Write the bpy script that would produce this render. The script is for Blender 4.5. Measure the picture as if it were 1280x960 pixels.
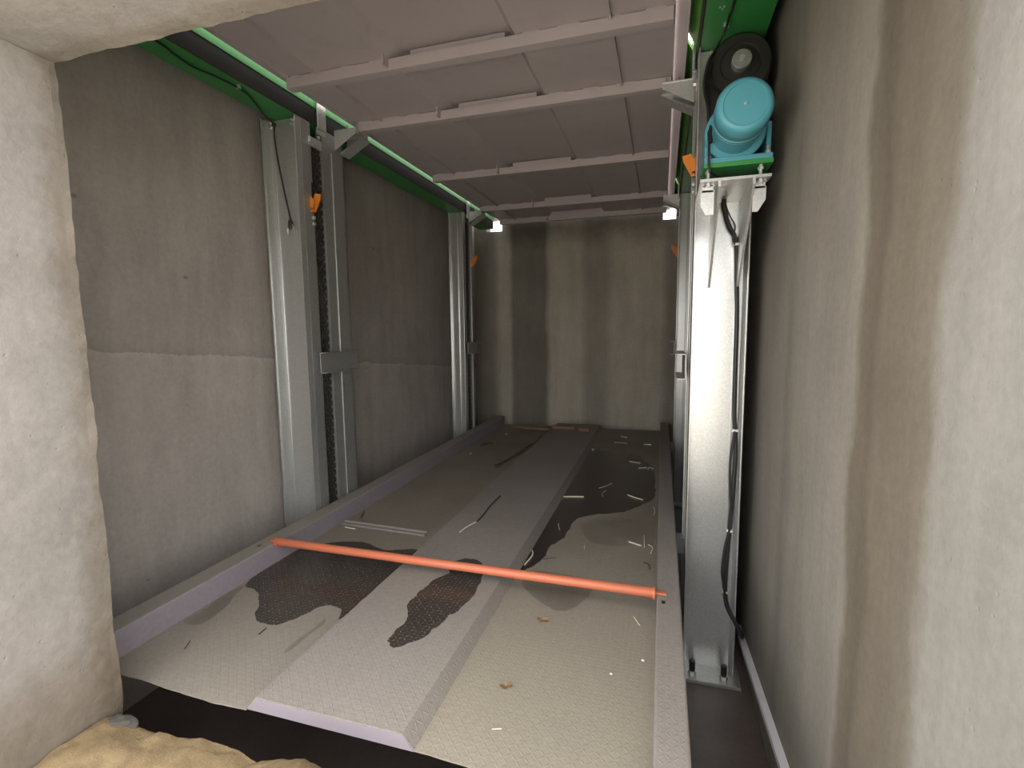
import bpy, bmesh, math, random
from mathutils import Vector, Matrix, noise
random.seed(7)
for o in list(bpy.data.objects):
    bpy.data.objects.remove(o, do_unlink=True)
S = bpy.context.scene
C = S.collection

# ------------------------------------------------------------------ camera
CX = Vector((0.957669, 0.287660, -0.011006))      # camera right
CD = Vector((0.020749, -0.107107, -0.994031))     # camera down
CF = Vector((-0.287121, 0.951725, -0.108542))     # camera forward
cam_d = bpy.data.cameras.new('camera')
cam_d.sensor_width = 36.0
cam_d.lens = 36.0 * 622.0 / 1280.0
cam_d.clip_start = 0.02
cam = bpy.data.objects.new('camera', cam_d)
C.objects.link(cam)
CU = -CD
CB = -CF
cam.matrix_world = Matrix(((CX.x, CU.x, CB.x, 0.0), (CX.y, CU.y, CB.y, 0.0), (CX.z, CU.z, CB.z, 1.35), (0, 0, 0, 1)))
S.camera = cam

# ------------------------------------------------------------------ sky (overcast daylight)
w = bpy.data.worlds.new('overcast_sky')
S.world = w
w.use_nodes = True
bg = w.node_tree.nodes['Background']
bg.inputs[0].default_value = (1.0, 0.975, 0.95, 1)
bg.inputs[1].default_value = 1.0
S.view_settings.view_transform = 'Standard'
S.view_settings.look = 'None'
S.view_settings.gamma = 1.0
S.view_settings.use_curve_mapping = False
S.view_settings.exposure = 2.3
S.cycles.max_bounces = 16
S.cycles.diffuse_bounces = 10
S.cycles.glossy_bounces = 6
# hazy sun standing behind the building: the yard in front is lit, the opening is in shade
sun_d = bpy.data.lights.new('sun', 'SUN')
sun_d.energy = 5.0
sun_d.angle = math.radians(4)
sun_d.color = (1.0, 0.95, 0.87)
sun = bpy.data.objects.new('sun', sun_d)
C.objects.link(sun)
sun.rotation_euler = Vector((0.46, -0.66, -0.98)).to_track_quat('-Z', 'Y').to_euler()

# ------------------------------------------------------------------ materials
class NT:
    def __init__(self, name):
        self.m = bpy.data.materials.new(name)
        self.m.use_nodes = True
        self.t = self.m.node_tree
        self.b = self.t.nodes['Principled BSDF']
        self._pos = None
    def n(self, typ, **kw):
        nd = self.t.nodes.new(typ)
        for k, v in kw.items():
            setattr(nd, k, v)
        return nd
    def l(self, a, b):
        self.t.links.new(a, b)
    def pos(self):
        if self._pos is None:
            self._pos = self.n('ShaderNodeNewGeometry').outputs['Position']
        return self._pos
    def scaled(self, sx, sy, sz):
        v = self.n('ShaderNodeVectorMath', operation='MULTIPLY')
        self.l(self.pos(), v.inputs[0])
        v.inputs[1].default_value = (sx, sy, sz)
        return v.outputs[0]
    def noise(self, scale, detail=5.0, rough=0.55, vec=None):
        nd = self.n('ShaderNodeTexNoise')
        nd.inputs['Scale'].default_value = scale
        nd.inputs['Detail'].default_value = detail
        nd.inputs['Roughness'].default_value = rough
        self.l(vec if vec is not None else self.pos(), nd.inputs['Vector'])
        return nd.outputs['Fac']
    def math(self, op, a, b=None, clamp=False):
        nd = self.n('ShaderNodeMath', operation=op)
        nd.use_clamp = clamp
        for i, x in enumerate((a, b)):
            if x is None:
                continue
            if isinstance(x, (int, float)):
                nd.inputs[i].default_value = x
            else:
                self.l(x, nd.inputs[i])
        return nd.outputs[0]
    def ramp(self, fac, stops, interp='LINEAR'):
        nd = self.n('ShaderNodeValToRGB')
        cr = nd.color_ramp
        cr.interpolation = interp
        while len(cr.elements) < len(stops):
            cr.elements.new(0.5)
        for e, (p, c) in zip(cr.elements, stops):
            e.position = p
            if isinstance(c, (int, float)):
                c = (c, c, c)
            e.color = (c[0], c[1], c[2], 1)
        self.l(fac, nd.inputs[0])
        return nd.outputs[0]
    def mix(self, fac, a, b, blend='MIX'):
        nd = self.n('ShaderNodeMix', data_type='RGBA', blend_type=blend)
        for i, x in ((0, fac), (6, a), (7, b)):
            if isinstance(x, (int, float)):
                nd.inputs[i].default_value = x
            elif isinstance(x, (tuple, list)):
                nd.inputs[i].default_value = (x[0], x[1], x[2], 1)
            else:
                self.l(x, nd.inputs[i])
        return nd.outputs[2]
    def sep(self):
        nd = self.n('ShaderNodeSeparateXYZ')
        self.l(self.pos(), nd.inputs[0])
        return nd.outputs
    def rng(self, v, a, b):
        nd = self.n('ShaderNodeMapRange')
        nd.interpolation_type = 'SMOOTHSTEP'
        self.l(v, nd.inputs[0])
        nd.inputs[1].default_value = a
        nd.inputs[2].default_value = b
        return nd.outputs[0]
    def bump(self, h, strength, dist=0.01, prev=None):
        nd = self.n('ShaderNodeBump')
        nd.inputs['Strength'].default_value = strength
        nd.inputs['Distance'].default_value = dist
        self.l(h, nd.inputs['Height'])
        if prev is not None:
            self.l(prev, nd.inputs['Normal'])
        return nd.outputs[0]
    def out(self, color=None, rough=None, metal=None, normal=None, spec=None):
        for key, x in (('Base Color', color), ('Roughness', rough), ('Metallic', metal), ('Normal', normal), ('Specular IOR Level', spec)):
            if x is None:
                continue
            if isinstance(x, (int, float)):
                self.b.inputs[key].default_value = x
            elif isinstance(x, (tuple, list)):
                self.b.inputs[key].default_value = (x[0], x[1], x[2], 1)
            else:
                self.l(x, self.b.inputs[key])
        return self.m

def concrete(name, lo, hi, bands=None, axis=0, span=(0, 1), wob=0.12, streak=True, extra=None, rough=0.85, bumpk=0.35):
    t = NT(name)
    big = t.noise(1.1, 5, 0.6)
    fine = t.noise(38, 6, 0.7)
    col = t.ramp(big, [(0.3, lo), (0.7, hi)])
    if streak:
        sv = t.noise(1.0, 4, 0.6, t.scaled(6, 6, 0.45))
        col = t.mix(1.0, col, t.ramp(sv, [(0.25, 0.92), (0.7, 1.04)]), 'MULTIPLY')
    col = t.mix(1.0, col, t.ramp(fine, [(0.25, 0.86), (0.75, 1.08)]), 'MULTIPLY')
    mot = t.noise(4.5, 6, 0.7, t.scaled(1.6, 1.6, 0.35) if streak else None)
    col = t.mix(1.0, col, t.ramp(mot, [(0.32, 0.89), (0.65, 1.04)]), 'MULTIPLY')
    if bands:
        a = t.sep()[axis]
        wv = t.noise(1.6, 5, 0.6, t.scaled(1.2, 1.2, 0.9))
        a2 = t.math('ADD', a, t.math('MULTIPLY', t.math('SUBTRACT', wv, 0.5), wob))
        f = t.math('DIVIDE', t.math('SUBTRACT', a2, span[0]), span[1] - span[0], True)
        col = t.mix(1.0, col, t.ramp(f, bands), 'MULTIPLY')
    if extra:
        col = extra(t, col)
    pits = t.n('ShaderNodeTexVoronoi')
    pits.inputs['Scale'].default_value = 24
    t.l(t.pos(), pits.inputs['Vector'])
    h = t.math('ADD', t.math('MULTIPLY', fine, 0.6), t.math('MULTIPLY', t.rng(pits.outputs['Distance'], 0.0, 0.12), 0.5))
    h = t.math('ADD', h, t.math('MULTIPLY', big, 1.5))
    return t.out(col, rough, 0.0, t.bump(h, bumpk, 0.008), 0.3)

def paint(name, col, rough=0.45, dirt=0.25, dirtcol=(0.1, 0.09, 0.08), metal=0.0):
    t = NT(name)
    nz = t.noise(6, 6, 0.65)
    c = t.mix(t.math('MULTIPLY', t.rng(nz, 0.5, 0.8), dirt), col, dirtcol)
    return t.out(c, rough, metal, t.bump(t.noise(60, 3), 0.08, 0.003))

def galvanised(name, lo, hi, rough, metal=0.92):
    t = NT(name)
    v = t.n('ShaderNodeTexVoronoi')
    v.inputs['Scale'].default_value = 130
    t.l(t.pos(), v.inputs['Vector'])
    sp = t.ramp(v.outputs['Color'], [(0.2, lo), (0.8, hi)])
    sv = t.noise(1.0, 5, 0.6, t.scaled(10, 10, 0.5))
    c = t.mix(1.0, sp, t.ramp(sv, [(0.3, 0.95), (0.7, 1.03)]), 'MULTIPLY')
    r = rough + 0.05
    return t.out(c, r, metal)

def chequer(t, per=0.03):
    """raised lens-shaped lugs of chequer plate, two crossing directions"""
    hs = []
    for ang, off in ((0.785, 0.0), (-0.785, 0.5)):
        mp = t.n('ShaderNodeMapping')
        mp.inputs['Rotation'].default_value = (0, 0, ang)
        t.l(t.pos(), mp.inputs['Vector'])
        sc = t.n('ShaderNodeVectorMath', operation='MULTIPLY')
        t.l(mp.outputs[0], sc.inputs[0])
        sc.inputs[1].default_value = (1 / per, 1 / per, 0.0)
        ad = t.n('ShaderNodeVectorMath', operation='ADD')
        t.l(sc.outputs[0], ad.inputs[0])
        ad.inputs[1].default_value = (off, off, 0.0)
        fr = t.n('ShaderNodeVectorMath', operation='FRACTION')
        t.l(ad.outputs[0], fr.inputs[0])
        sb = t.n('ShaderNodeVectorMath', operation='SUBTRACT')
        t.l(fr.outputs[0], sb.inputs[0])
        sb.inputs[1].default_value = (0.5, 0.5, 0.0)
        an = t.n('ShaderNodeVectorMath', operation='MULTIPLY')
        t.l(sb.outputs[0], an.inputs[0])
        an.inputs[1].default_value = (1.15, 4.2, 0.0)
        ln = t.n('ShaderNodeVectorMath', operation='LENGTH')
        t.l(an.outputs[0], ln.inputs[0])
        hs.append(t.math('SUBTRACT', 1.0, t.rng(ln.outputs['Value'], 0.2, 0.5)))
    return t.math('MAXIMUM', hs[0], hs[1])

def deck_mat(name, dusty, cols):
    t = NT(name)
    lug = chequer(t)
    d = t.noise(1.5, 6, 0.62)
    f = t.noise(45, 6, 0.75)
    y = t.sep()[1]
    front = t.math('SUBTRACT', 1.0, t.rng(y, 1.3, 3.4))
    fac = t.math('ADD', t.math('MULTIPLY', d, 0.75), t.math('MULTIPLY', front, dusty))
    c = t.ramp(fac, cols)
    c = t.mix(1.0, c, t.ramp(f, [(0.3, 0.85), (0.7, 1.08)]), 'MULTIPLY')
    h = t.math('ADD', lug, t.math('MULTIPLY', f, 0.35))
    return t.out(c, 0.72, 0.0, t.bump(h, 0.45, 0.0016), 0.3)

def wet_mat(name, col, rough, bumpk, dist=0.0018, tops=0.0):
    t = NT(name)
    lug = chequer(t)
    nz = t.noise(3.0, 5, 0.6)
    c = t.mix(1.0, col, t.ramp(nz, [(0.3, 0.8), (0.7, 1.2)]), 'MULTIPLY')
    if tops:
        k = t.math('MULTIPLY', t.rng(lug, 0.3, 0.9), t.rng(t.noise(55, 3, 0.7), 0.42, 0.62))
        c = t.mix(t.math('MULTIPLY', k, tops), c, (0.20, 0.178, 0.15))
    return t.out(c, rough, 0.0, t.bump(t.math('ADD', lug, t.math('MULTIPLY', t.noise(90, 3), 0.5)), bumpk, dist), 0.5)

M = {}
def left_extra(t, col):
    s = t.sep()
    wv = t.noise(5.0, 6, 0.75)
    zz = t.math('ADD', s[2], t.math('ADD', t.math('MULTIPLY', t.math('SUBTRACT', wv, 0.5), 0.10), t.math('MULTIPLY', s[1], 0.09)))
    f = t.rng(zz, 1.30, 1.54)
    col = t.mix(1.0, col, t.ramp(f, [(0.0, 1.02), (0.40, 1.06), (0.52, 1.12), (0.56, 0.78), (0.72, 0.86), (1.0, 0.93)]), 'MULTIPLY')
    pk = t.n('ShaderNodeTexVoronoi')
    pk.inputs['Scale'].default_value = 3.2
    t.l(t.scaled(1, 1, 1.4), pk.inputs['Vector'])
    d = t.math('ADD', pk.outputs['Distance'], t.math('MULTIPLY', t.noise(22, 4, 0.7), 0.16))
    return t.mix(1.0, col, t.ramp(t.rng(d, 0.10, 0.15), [(0, 0.62), (1, 1.0)]), 'MULTIPLY')
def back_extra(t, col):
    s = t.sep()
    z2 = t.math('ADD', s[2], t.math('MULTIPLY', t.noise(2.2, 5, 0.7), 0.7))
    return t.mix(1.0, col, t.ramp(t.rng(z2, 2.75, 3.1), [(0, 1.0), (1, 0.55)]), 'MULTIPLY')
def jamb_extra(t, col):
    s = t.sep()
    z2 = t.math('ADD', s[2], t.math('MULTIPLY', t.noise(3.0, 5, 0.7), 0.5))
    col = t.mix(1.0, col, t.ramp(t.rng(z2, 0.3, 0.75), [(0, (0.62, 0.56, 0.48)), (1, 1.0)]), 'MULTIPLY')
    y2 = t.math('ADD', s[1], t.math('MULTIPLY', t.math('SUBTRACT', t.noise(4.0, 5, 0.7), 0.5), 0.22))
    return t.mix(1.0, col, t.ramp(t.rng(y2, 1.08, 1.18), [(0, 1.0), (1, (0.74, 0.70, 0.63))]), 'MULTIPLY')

M['left'] = concrete('concrete_left', (0.34, 0.315, 0.29), (0.44, 0.405, 0.375), extra=left_extra)
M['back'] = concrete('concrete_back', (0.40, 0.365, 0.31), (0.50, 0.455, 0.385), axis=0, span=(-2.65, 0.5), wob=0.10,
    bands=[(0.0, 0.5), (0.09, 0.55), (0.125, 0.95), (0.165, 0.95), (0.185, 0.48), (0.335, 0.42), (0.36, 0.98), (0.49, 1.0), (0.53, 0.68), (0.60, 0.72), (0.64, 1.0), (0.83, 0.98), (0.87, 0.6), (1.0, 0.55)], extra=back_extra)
M['right'] = concrete('concrete_right', (0.215, 0.20, 0.172), (0.285, 0.265, 0.232), axis=1, span=(0.9, 3.1), wob=0.22,
    bands=[(0.0, (0.98, 1.02, 1.08)), (0.09, (0.97, 1.0, 1.05)), (0.115, (0.66, 0.63, 0.58)), (0.18, (0.56, 0.515, 0.46)), (0.22, (0.60, 0.555, 0.50)), (0.235, (0.50, 0.455, 0.40)), (0.275, (0.62, 0.575, 0.51)), (0.295, 1.0), (0.58, 0.98), (0.63, 0.80), (0.67, 0.96), (0.80, 0.85), (1.0, 0.72)])
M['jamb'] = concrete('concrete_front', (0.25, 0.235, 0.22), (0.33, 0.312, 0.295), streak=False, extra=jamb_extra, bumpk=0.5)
M['pitfloor'] = concrete('pit_floor_wet', (0.08, 0.062, 0.055), (0.15, 0.118, 0.108), streak=False, rough=0.3)
M['yard'] = concrete('yard_ground', (0.42, 0.39, 0.34), (0.50, 0.465, 0.41), streak=False)
M['deckL'] = deck_mat('chequer_plate_dusty', 0.32, [(0.22, (0.19, 0.165, 0.132)), (0.5, (0.235, 0.21, 0.178)), (0.95, (0.28, 0.256, 0.222))])
M['deckR'] = deck_mat('chequer_plate_sandy', 0.42, [(0.22, (0.21, 0.186, 0.157)), (0.5, (0.255, 0.23, 0.195)), (0.95, (0.30, 0.269, 0.208))])
M['hump'] = deck_mat('chequer_plate_grey', 0.22, [(0.22, (0.23, 0.205, 0.198)), (0.5, (0.255, 0.231, 0.214)), (0.95, (0.275, 0.252, 0.215))])
def rail_mat(name, col, top):
    t = NT(name)
    g = t.n('ShaderNodeNewGeometry')
    sx = t.n('ShaderNodeSeparateXYZ')
    t.l(g.outputs['True Normal'], sx.inputs[0])
    up_ = t.rng(sx.outputs[2], 0.4, 0.9)
    nz = t.noise(5, 6, 0.65)
    c0 = t.mix(t.math('MULTIPLY', t.rng(nz, 0.5, 0.8), 0.5), col, top)
    c = t.mix(t.math('MULTIPLY', up_, t.rng(nz, 0.15, 0.45)), c0, top)
    c = t.mix(1.0, c, t.ramp(t.noise(45, 5, 0.7), [(0.3, 0.88), (0.7, 1.06)]), 'MULTIPLY')
    return t.out(c, 0.65, 0, t.bump(t.noise(60, 4), 0.25, 0.003))
M['rail'] = rail_mat('lavender_grey_paint_dusty', (0.245, 0.215, 0.25), (0.25, 0.232, 0.205))
M['endp'] = paint('lavender_grey_paint', (0.255, 0.225, 0.26), 0.6, 0.6, (0.25, 0.225, 0.20))
M['under'] = paint('mauve_grey_paint', (0.46, 0.41, 0.415), 0.5, 0.35, (0.28, 0.25, 0.24))
M['galv'] = galvanised('galvanised_steel', (0.53, 0.545, 0.54), (0.61, 0.625, 0.62), 0.22, 0.68)
M['galv_dull'] = galvanised('galvanised_steel_dull', (0.36, 0.365, 0.355), (0.42, 0.425, 0.415), 0.36, 0.65)
M['zinc'] = galvanised('bright_zinc', (0.56, 0.57, 0.565), (0.65, 0.66, 0.65), 0.30, 0.65)
M['green'] = paint('green_paint', (0.035, 0.235, 0.055), 0.4, 0.25, (0.025, 0.13, 0.04))
M['lime'] = paint('skylit_lime_green', (0.16, 0.40, 0.08), 0.45, 0.2, (0.08, 0.28, 0.06))  # yellower hue of its own; brightness of gap skylight put into the colour
M['black'] = paint('black_rubber', (0.012, 0.012, 0.012), 0.5, 0.3, (0.04, 0.035, 0.03))
M['strip'] = paint('dark_steel_strip', (0.014, 0.012, 0.011), 0.8, 0.3, (0.03, 0.026, 0.022))
M['blackiron'] = paint('black_iron', (0.018, 0.017, 0.016), 0.42, 0.4, (0.05, 0.045, 0.04))
M['chain'] = paint('oiled_chain', (0.075, 0.07, 0.062), 0.4, 0.4, (0.12, 0.11, 0.095), 0.5)
M['blue'] = paint('teal_blue_paint', (0.075, 0.30, 0.38), 0.4, 0.15, (0.05, 0.18, 0.22))
M['orange'] = paint('orange_paint', (0.52, 0.15, 0.075), 0.45, 0.35, (0.34, 0.16, 0.1))
M['latch'] = paint('orange_lever_paint', (0.62, 0.20, 0.02), 0.45, 0.1, (0.4, 0.15, 0.03))
M['pvc'] = paint('white_pvc', (0.62, 0.61, 0.64), 0.5, 0.4, (0.35, 0.33, 0.32))
M['wet'] = wet_mat('standing_water', (0.046, 0.039, 0.034), 0.25, 0.8, tops=0.9)
M['wetdeep'] = wet_mat('deep_water', (0.034, 0.027, 0.024), 0.22, 0.12, 0.001)
M['trickle'] = wet_mat('muddy_trickle', (0.085, 0.070, 0.055), 0.5, 0.4)
M['damp'] = wet_mat('damp_dust', (0.175, 0.155, 0.128), 0.55, 0.5)
M['straw'] = paint('pale_straw', (0.62, 0.56, 0.45), 0.7, 0.3, (0.4, 0.33, 0.22))
M['twig'] = paint('dark_twig', (0.06, 0.048, 0.035), 0.8, 0.3)
M['wood'] = paint('raw_wood', (0.20, 0.125, 0.075), 0.8, 0.7, (0.09, 0.062, 0.042))
M['leaf'] = paint('dry_leaf', (0.24, 0.15, 0.07), 0.8, 0.5, (0.1, 0.06, 0.03))
M['stone'] = paint('white_pebble', (0.75, 0.73, 0.70), 0.7, 0.2)
M['tie'] = paint('cable_tie', (0.55, 0.5, 0.32), 0.5, 0.1)
def sand_mat():
    t = NT('sand')
    f = t.noise(160, 4, 0.8)
    b = t.noise(9, 5, 0.65)
    c = t.mix(f, (0.17, 0.115, 0.055), (0.42, 0.32, 0.19))
    c = t.mix(1.0, c, t.ramp(b, [(0.3, 0.8), (0.7, 1.1)]), 'MULTIPLY')
    return t.out(c, 0.95, 0, t.bump(f, 0.8, 0.006), 0.2)
M['sand'] = sand_mat()
M['mortar'] = concrete('grey_mortar', (0.09, 0.085, 0.078), (0.14, 0.133, 0.12), streak=False, bumpk=0.6)

# ------------------------------------------------------------------ mesh helpers
def B():
    return bmesh.new()
def box(bm, x0, x1, y0, y1, z0, z1, bev=0.0):
    if x0 > x1: x0, x1 = x1, x0
    if y0 > y1: y0, y1 = y1, y0
    if z0 > z1: z0, z1 = z1, z0
    r = bmesh.ops.create_cube(bm, size=1.0)
    for v in r['verts']:
        v.co = Vector(((x0 + x1) / 2 + v.co.x * (x1 - x0), (y0 + y1) / 2 + v.co.y * (y1 - y0), (z0 + z1) / 2 + v.co.z * (z1 - z0)))
    if bev > 0:
        es = list({e for v in r['verts'] for e in v.link_edges})
        bmesh.ops.bevel(bm, geom=es, offset=bev, segments=2, affect='EDGES', profile=0.5)
    return bm
def prism(bm, pts, axis, a, b):
    """extrude a 2-D polygon along axis (0=x: pts are (y,z); 1=y: pts are (x,z); 2=z: pts are (x,y)) from a to b"""
    def mk(p, t):
        if axis == 0: return (t, p[0], p[1])
        if axis == 1: return (p[0], t, p[1])
        return (p[0], p[1], t)
    va = [bm.verts.new(mk(p, a)) for p in pts]
    vb = [bm.verts.new(mk(p, b)) for p in pts]
    n = len(pts)
    bm.faces.new(va); bm.faces.new(vb[::-1])
    for i in range(n):
        bm.faces.new((va[i], vb[i], vb[(i + 1) % n], va[(i + 1) % n]))
    bmesh.ops.recalc_face_normals(bm, faces=bm.faces[:])
    return bm
def lathe(bm, prof, c, axis=1, seg=40):
    """prof: list of (radius, position along axis); c: the two other coordinates"""
    rings = []
    for r, t in prof:
        ring = []
        for k in range(seg):
            a = 2 * math.pi * k / seg
            p, q = c[0] + r * math.cos(a), c[1] + r * math.sin(a)
            co = (p, t, q) if axis == 1 else ((p, q, t) if axis == 2 else (t, p, q))
            ring.append(bm.verts.new(co))
        rings.append(ring)
    for r0, r1 in zip(rings, rings[1:]):
        for k in range(seg):
            bm.faces.new((r0[k], r0[(k + 1) % seg], r1[(k + 1) % seg], r1[k]))
    bm.faces.new(rings[0]); bm.faces.new(rings[-1][::-1])
    bmesh.ops.recalc_face_normals(bm, faces=bm.faces[:])
    return bm
def smooth_path(pts, sub=6):
    P = [Vector(p) for p in pts]
    if len(P) < 3:
        return P
    out = []
    for i in range(len(P) - 1):
        p0 = P[max(i - 1, 0)]; p1 = P[i]; p2 = P[i + 1]; p3 = P[min(i + 2, len(P) - 1)]
        for k in range(sub):
            t = k / sub
            out.append(0.5 * ((2 * p1) + (p2 - p0) * t + (2 * p0 - 5 * p1 + 4 * p2 - p3) * t * t + (3 * p1 - p0 - 3 * p2 + p3) * t ** 3))
    out.append(P[-1])
    return out
def tube(bm, pts, r, seg=10, sub=6, taper=None):
    P = smooth_path(pts, sub)
    rings = []
    up = Vector((0.3, 0.2, 0.93))
    for i, p in enumerate(P):
        d = (P[min(i + 1, len(P) - 1)] - P[max(i - 1, 0)]).normalized()
        if abs(d.dot(up)) > 0.95:
            up = Vector((0.9, 0.3, 0.1))
        u = d.cross(up).normalized(); v = d.cross(u).normalized()
        rr = r if taper is None else r + (taper - r) * i / (len(P) - 1)
        rings.append([bm.verts.new(p + (u * math.cos(2 * math.pi * k / seg) + v * math.sin(2 * math.pi * k / seg)) * rr) for k in range(seg)])
    for a, b in zip(rings, rings[1:]):
        for k in range(seg):
            bm.faces.new((a[k], a[(k + 1) % seg], b[(k + 1) % seg], b[k]))
    bm.faces.new(rings[0][::-1]); bm.faces.new(rings[-1])
    bmesh.ops.recalc_face_normals(bm, faces=bm.faces[:])
    return bm
def hexbolt(bm, c, axis, r, h, shank=None):
    """hexagonal head centred at c, growing h along axis; optional thin stud beyond"""
    i = axis
    o = [k for k in range(3) if k != i]
    lathe(bm, [(r, c[i]), (r, c[i] + h)], (c[o[0]], c[o[1]]), i, 6)
    if shank:
        lathe(bm, [(r * 0.5, c[i] + h), (r * 0.5, c[i] + h + shank)], (c[o[0]], c[o[1]]), i, 8)
    return bm

def obj(name, bm, mat, parent=None, loc=None, smooth=False):
    me = bpy.data.meshes.new(name)
    if parent is not None:
        base = parent
        off = Vector((0, 0, 0))
        while base is not None:
            off += base.location
            base = base.parent
        bmesh.ops.translate(bm, verts=bm.verts[:], vec=-off)
    elif loc is not None:
        bmesh.ops.translate(bm, verts=bm.verts[:], vec=-Vector(loc))
    bm.to_mesh(me); bm.free()
    me.materials.append(M[mat])
    if smooth:
        for p in me.polygons:
            p.use_smooth = True
        me.set_sharp_from_angle(angle=math.radians(35))
    o = bpy.data.objects.new(name, me)
    C.objects.link(o)
    if parent is not None:
        o.parent = parent
    elif loc is not None:
        o.location = loc
    return o
def tag(o, label, cat, group=None, kind=None):
    o['label'] = label; o['category'] = cat
    if group: o['group'] = group
    if kind: o['kind'] = kind
    return o
def thing(name, label, cat, loc, group=None):
    o = bpy.data.objects.new(name, None)
    o.empty_display_size = 0.05
    o.location = loc
    C.objects.link(o)
    return tag(o, label, cat, group)
def struct(name, bm, mat, label=None):
    o = obj(name, bm, mat)
    o['kind'] = 'structure'
    if label: o['label'] = label
    return o
def grid_box(bm, x0, x1, y0, y1, z0, z1, step, amp, freq=5.0, fix=None):
    """box with a fine grid on every face, roughened by noise (one closed shell)"""
    nx, ny, nz = [max(1, int(round((b - a) / step))) for a, b in ((x0, x1), (y0, y1), (z0, z1))]
    vs = {}
    def V(i, j, k):
        if (i, j, k) not in vs:
            p = Vector((x0 + (x1 - x0) * i / nx, y0 + (y1 - y0) * j / ny, z0 + (z1 - z0) * k / nz))
            ed = (i in (0, nx)) + (j in (0, ny)) + (k in (0, nz))
            a = amp * (1.0 if ed >= 2 else 0.35)
            d = noise.noise_vector(p * freq) + 0.6 * noise.noise_vector(p * freq * 4.3)
            vs[(i, j, k)] = bm.verts.new(p + d * a)
        return vs[(i, j, k)]
    for k in (0, nz):
        for i in range(nx):
            for j in range(ny):
                bm.faces.new((V(i, j, k), V(i + 1, j, k), V(i + 1, j + 1, k), V(i, j + 1, k)))
    for j in (0, ny):
        for i in range(nx):
            for k in range(nz):
                bm.faces.new((V(i, j, k), V(i + 1, j, k), V(i + 1, j, k + 1), V(i, j, k + 1)))
    for i in (0, nx):
        for j in range(ny):
            for k in range(nz):
                bm.faces.new((V(i, j, k), V(i, j + 1, k), V(i, j + 1, k + 1), V(i, j, k + 1)))
    bmesh.ops.recalc_face_normals(bm, faces=bm.faces[:])
    return bm

# ------------------------------------------------------------------ the setting
XL, XR, YF, YB = -2.65, 0.5, 1.2, 6.95
ZF, ZG, ZT = -0.61, -0.03, 3.3
YE = 1.13
struct('floor', box(B(), XL - 0.2, XR + 0.2, YE - 0.1, YB + 0.2, ZF - 0.1, ZF), 'pitfloor', 'dark wet concrete floor of the lift pit')
struct('wall_left', box(B(), XL - 0.2, XL, YF, YB, ZF, ZT), 'left', 'grey concrete pit wall behind the left posts')
struct('wall_right', box(B(), XR, XR + 0.2, 0.70, YB, ZF, ZT), 'right', 'pale concrete wall with dark water stain beside the motor')
bm = B()
def wall_cells(bm, xs, zs, holes, y0, y1):
    V = {}
    def v(i, k, j):
        if (i, k, j) not in V:
            V[i, k, j] = bm.verts.new((xs[i], y1 if j else y0, zs[k]))
        return V[i, k, j]
    solid = lambda i, k: 0 <= i < len(xs) - 1 and 0 <= k < len(zs) - 1 and (i, k) not in holes
    for i in range(len(xs) - 1):
        for k in range(len(zs) - 1):
            if not solid(i, k): continue
            for j in (0, 1):
                bm.faces.new((v(i, k, j), v(i + 1, k, j), v(i + 1, k + 1, j), v(i, k + 1, j)))
            if not solid(i - 1, k): bm.faces.new((v(i, k, 0), v(i, k + 1, 0), v(i, k + 1, 1), v(i, k, 1)))
            if not solid(i + 1, k): bm.faces.new((v(i + 1, k, 0), v(i + 1, k + 1, 0), v(i + 1, k + 1, 1), v(i + 1, k, 1)))
            if not solid(i, k - 1): bm.faces.new((v(i, k, 0), v(i + 1, k, 0), v(i + 1, k, 1), v(i, k, 1)))
            if not solid(i, k + 1): bm.faces.new((v(i, k + 1, 0), v(i + 1, k + 1, 0), v(i + 1, k + 1, 1), v(i, k + 1, 1)))
    bmesh.ops.recalc_face_normals(bm, faces=bm.faces[:])
# two small openings high in the far corners let the sky show
wall_cells(bm, [XL - 0.2, -2.46, -2.22, -0.02, 0.14, XR + 0.2], [ZF, 2.75, 2.93, ZT], {(1, 1), (3, 1)}, YB, YB + 0.2)
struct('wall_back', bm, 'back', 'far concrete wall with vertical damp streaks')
bm = B()
grid_box(bm, -3.6, -1.865, 0.84, YF, ZF, 2.212, 0.022, 0.007)
grid_box(bm, -3.6, XR + 0.2, 0.84, YF, 2.212, ZT, 0.022, 0.007)
struct('wall_front', bm, 'jamb', 'rough pale concrete jamb and lintel of the opening')
bm = B()
box(bm, -30, 30, -40, YE, ZG - 0.25, ZG)
struct('ground', bm, 'yard', 'dusty ground in front of the pit')
bm = B(); box(bm, -1.865, XR, YE - 0.1, YE - 0.001, ZF, ZG - 0.25)
struct('wall_pit_front', bm, 'pitfloor')

# sand heaped on the sill at the edge of the pit
def heap(name, label, x0, x1, yb, yf, hfun):
    bm = B(); nx, ny = 110, 44
    V = {}
    for i in range(nx + 1):
        for j in range(ny + 1):
            u = i / nx; v = j / ny
            x = x0 + (x1 - x0) * u
            edge = yb + hfun(u)[1]
            y = yf + (edge - yf) * v
            h = hfun(u)[0] * math.sin(math.pi * min(1, max(0, v)) ** 1.6) ** 0.6 if 0 < v < 1 else 0
            n = noise.noise(Vector((x * 14, y * 14, 3))) * 0.010 + noise.noise(Vector((x * 55, y * 55, 1))) * 0.004
            V[i, j] = bm.verts.new((x, y + n * 0.6, ZG + 0.001 + max(0, h + (n if 0 < v < 1 else 0))))
    for i in range(nx):
        for j in range(ny):
            bm.faces.new((V[i, j], V[i + 1, j], V[i + 1, j + 1], V[i, j + 1]))
    o = obj(name, bm, 'sand', loc=((x0 + x1) / 2, (yb + yf) / 2, ZG), smooth=True)
    tag(o, label, 'sand', kind='stuff')
    return o
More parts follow.
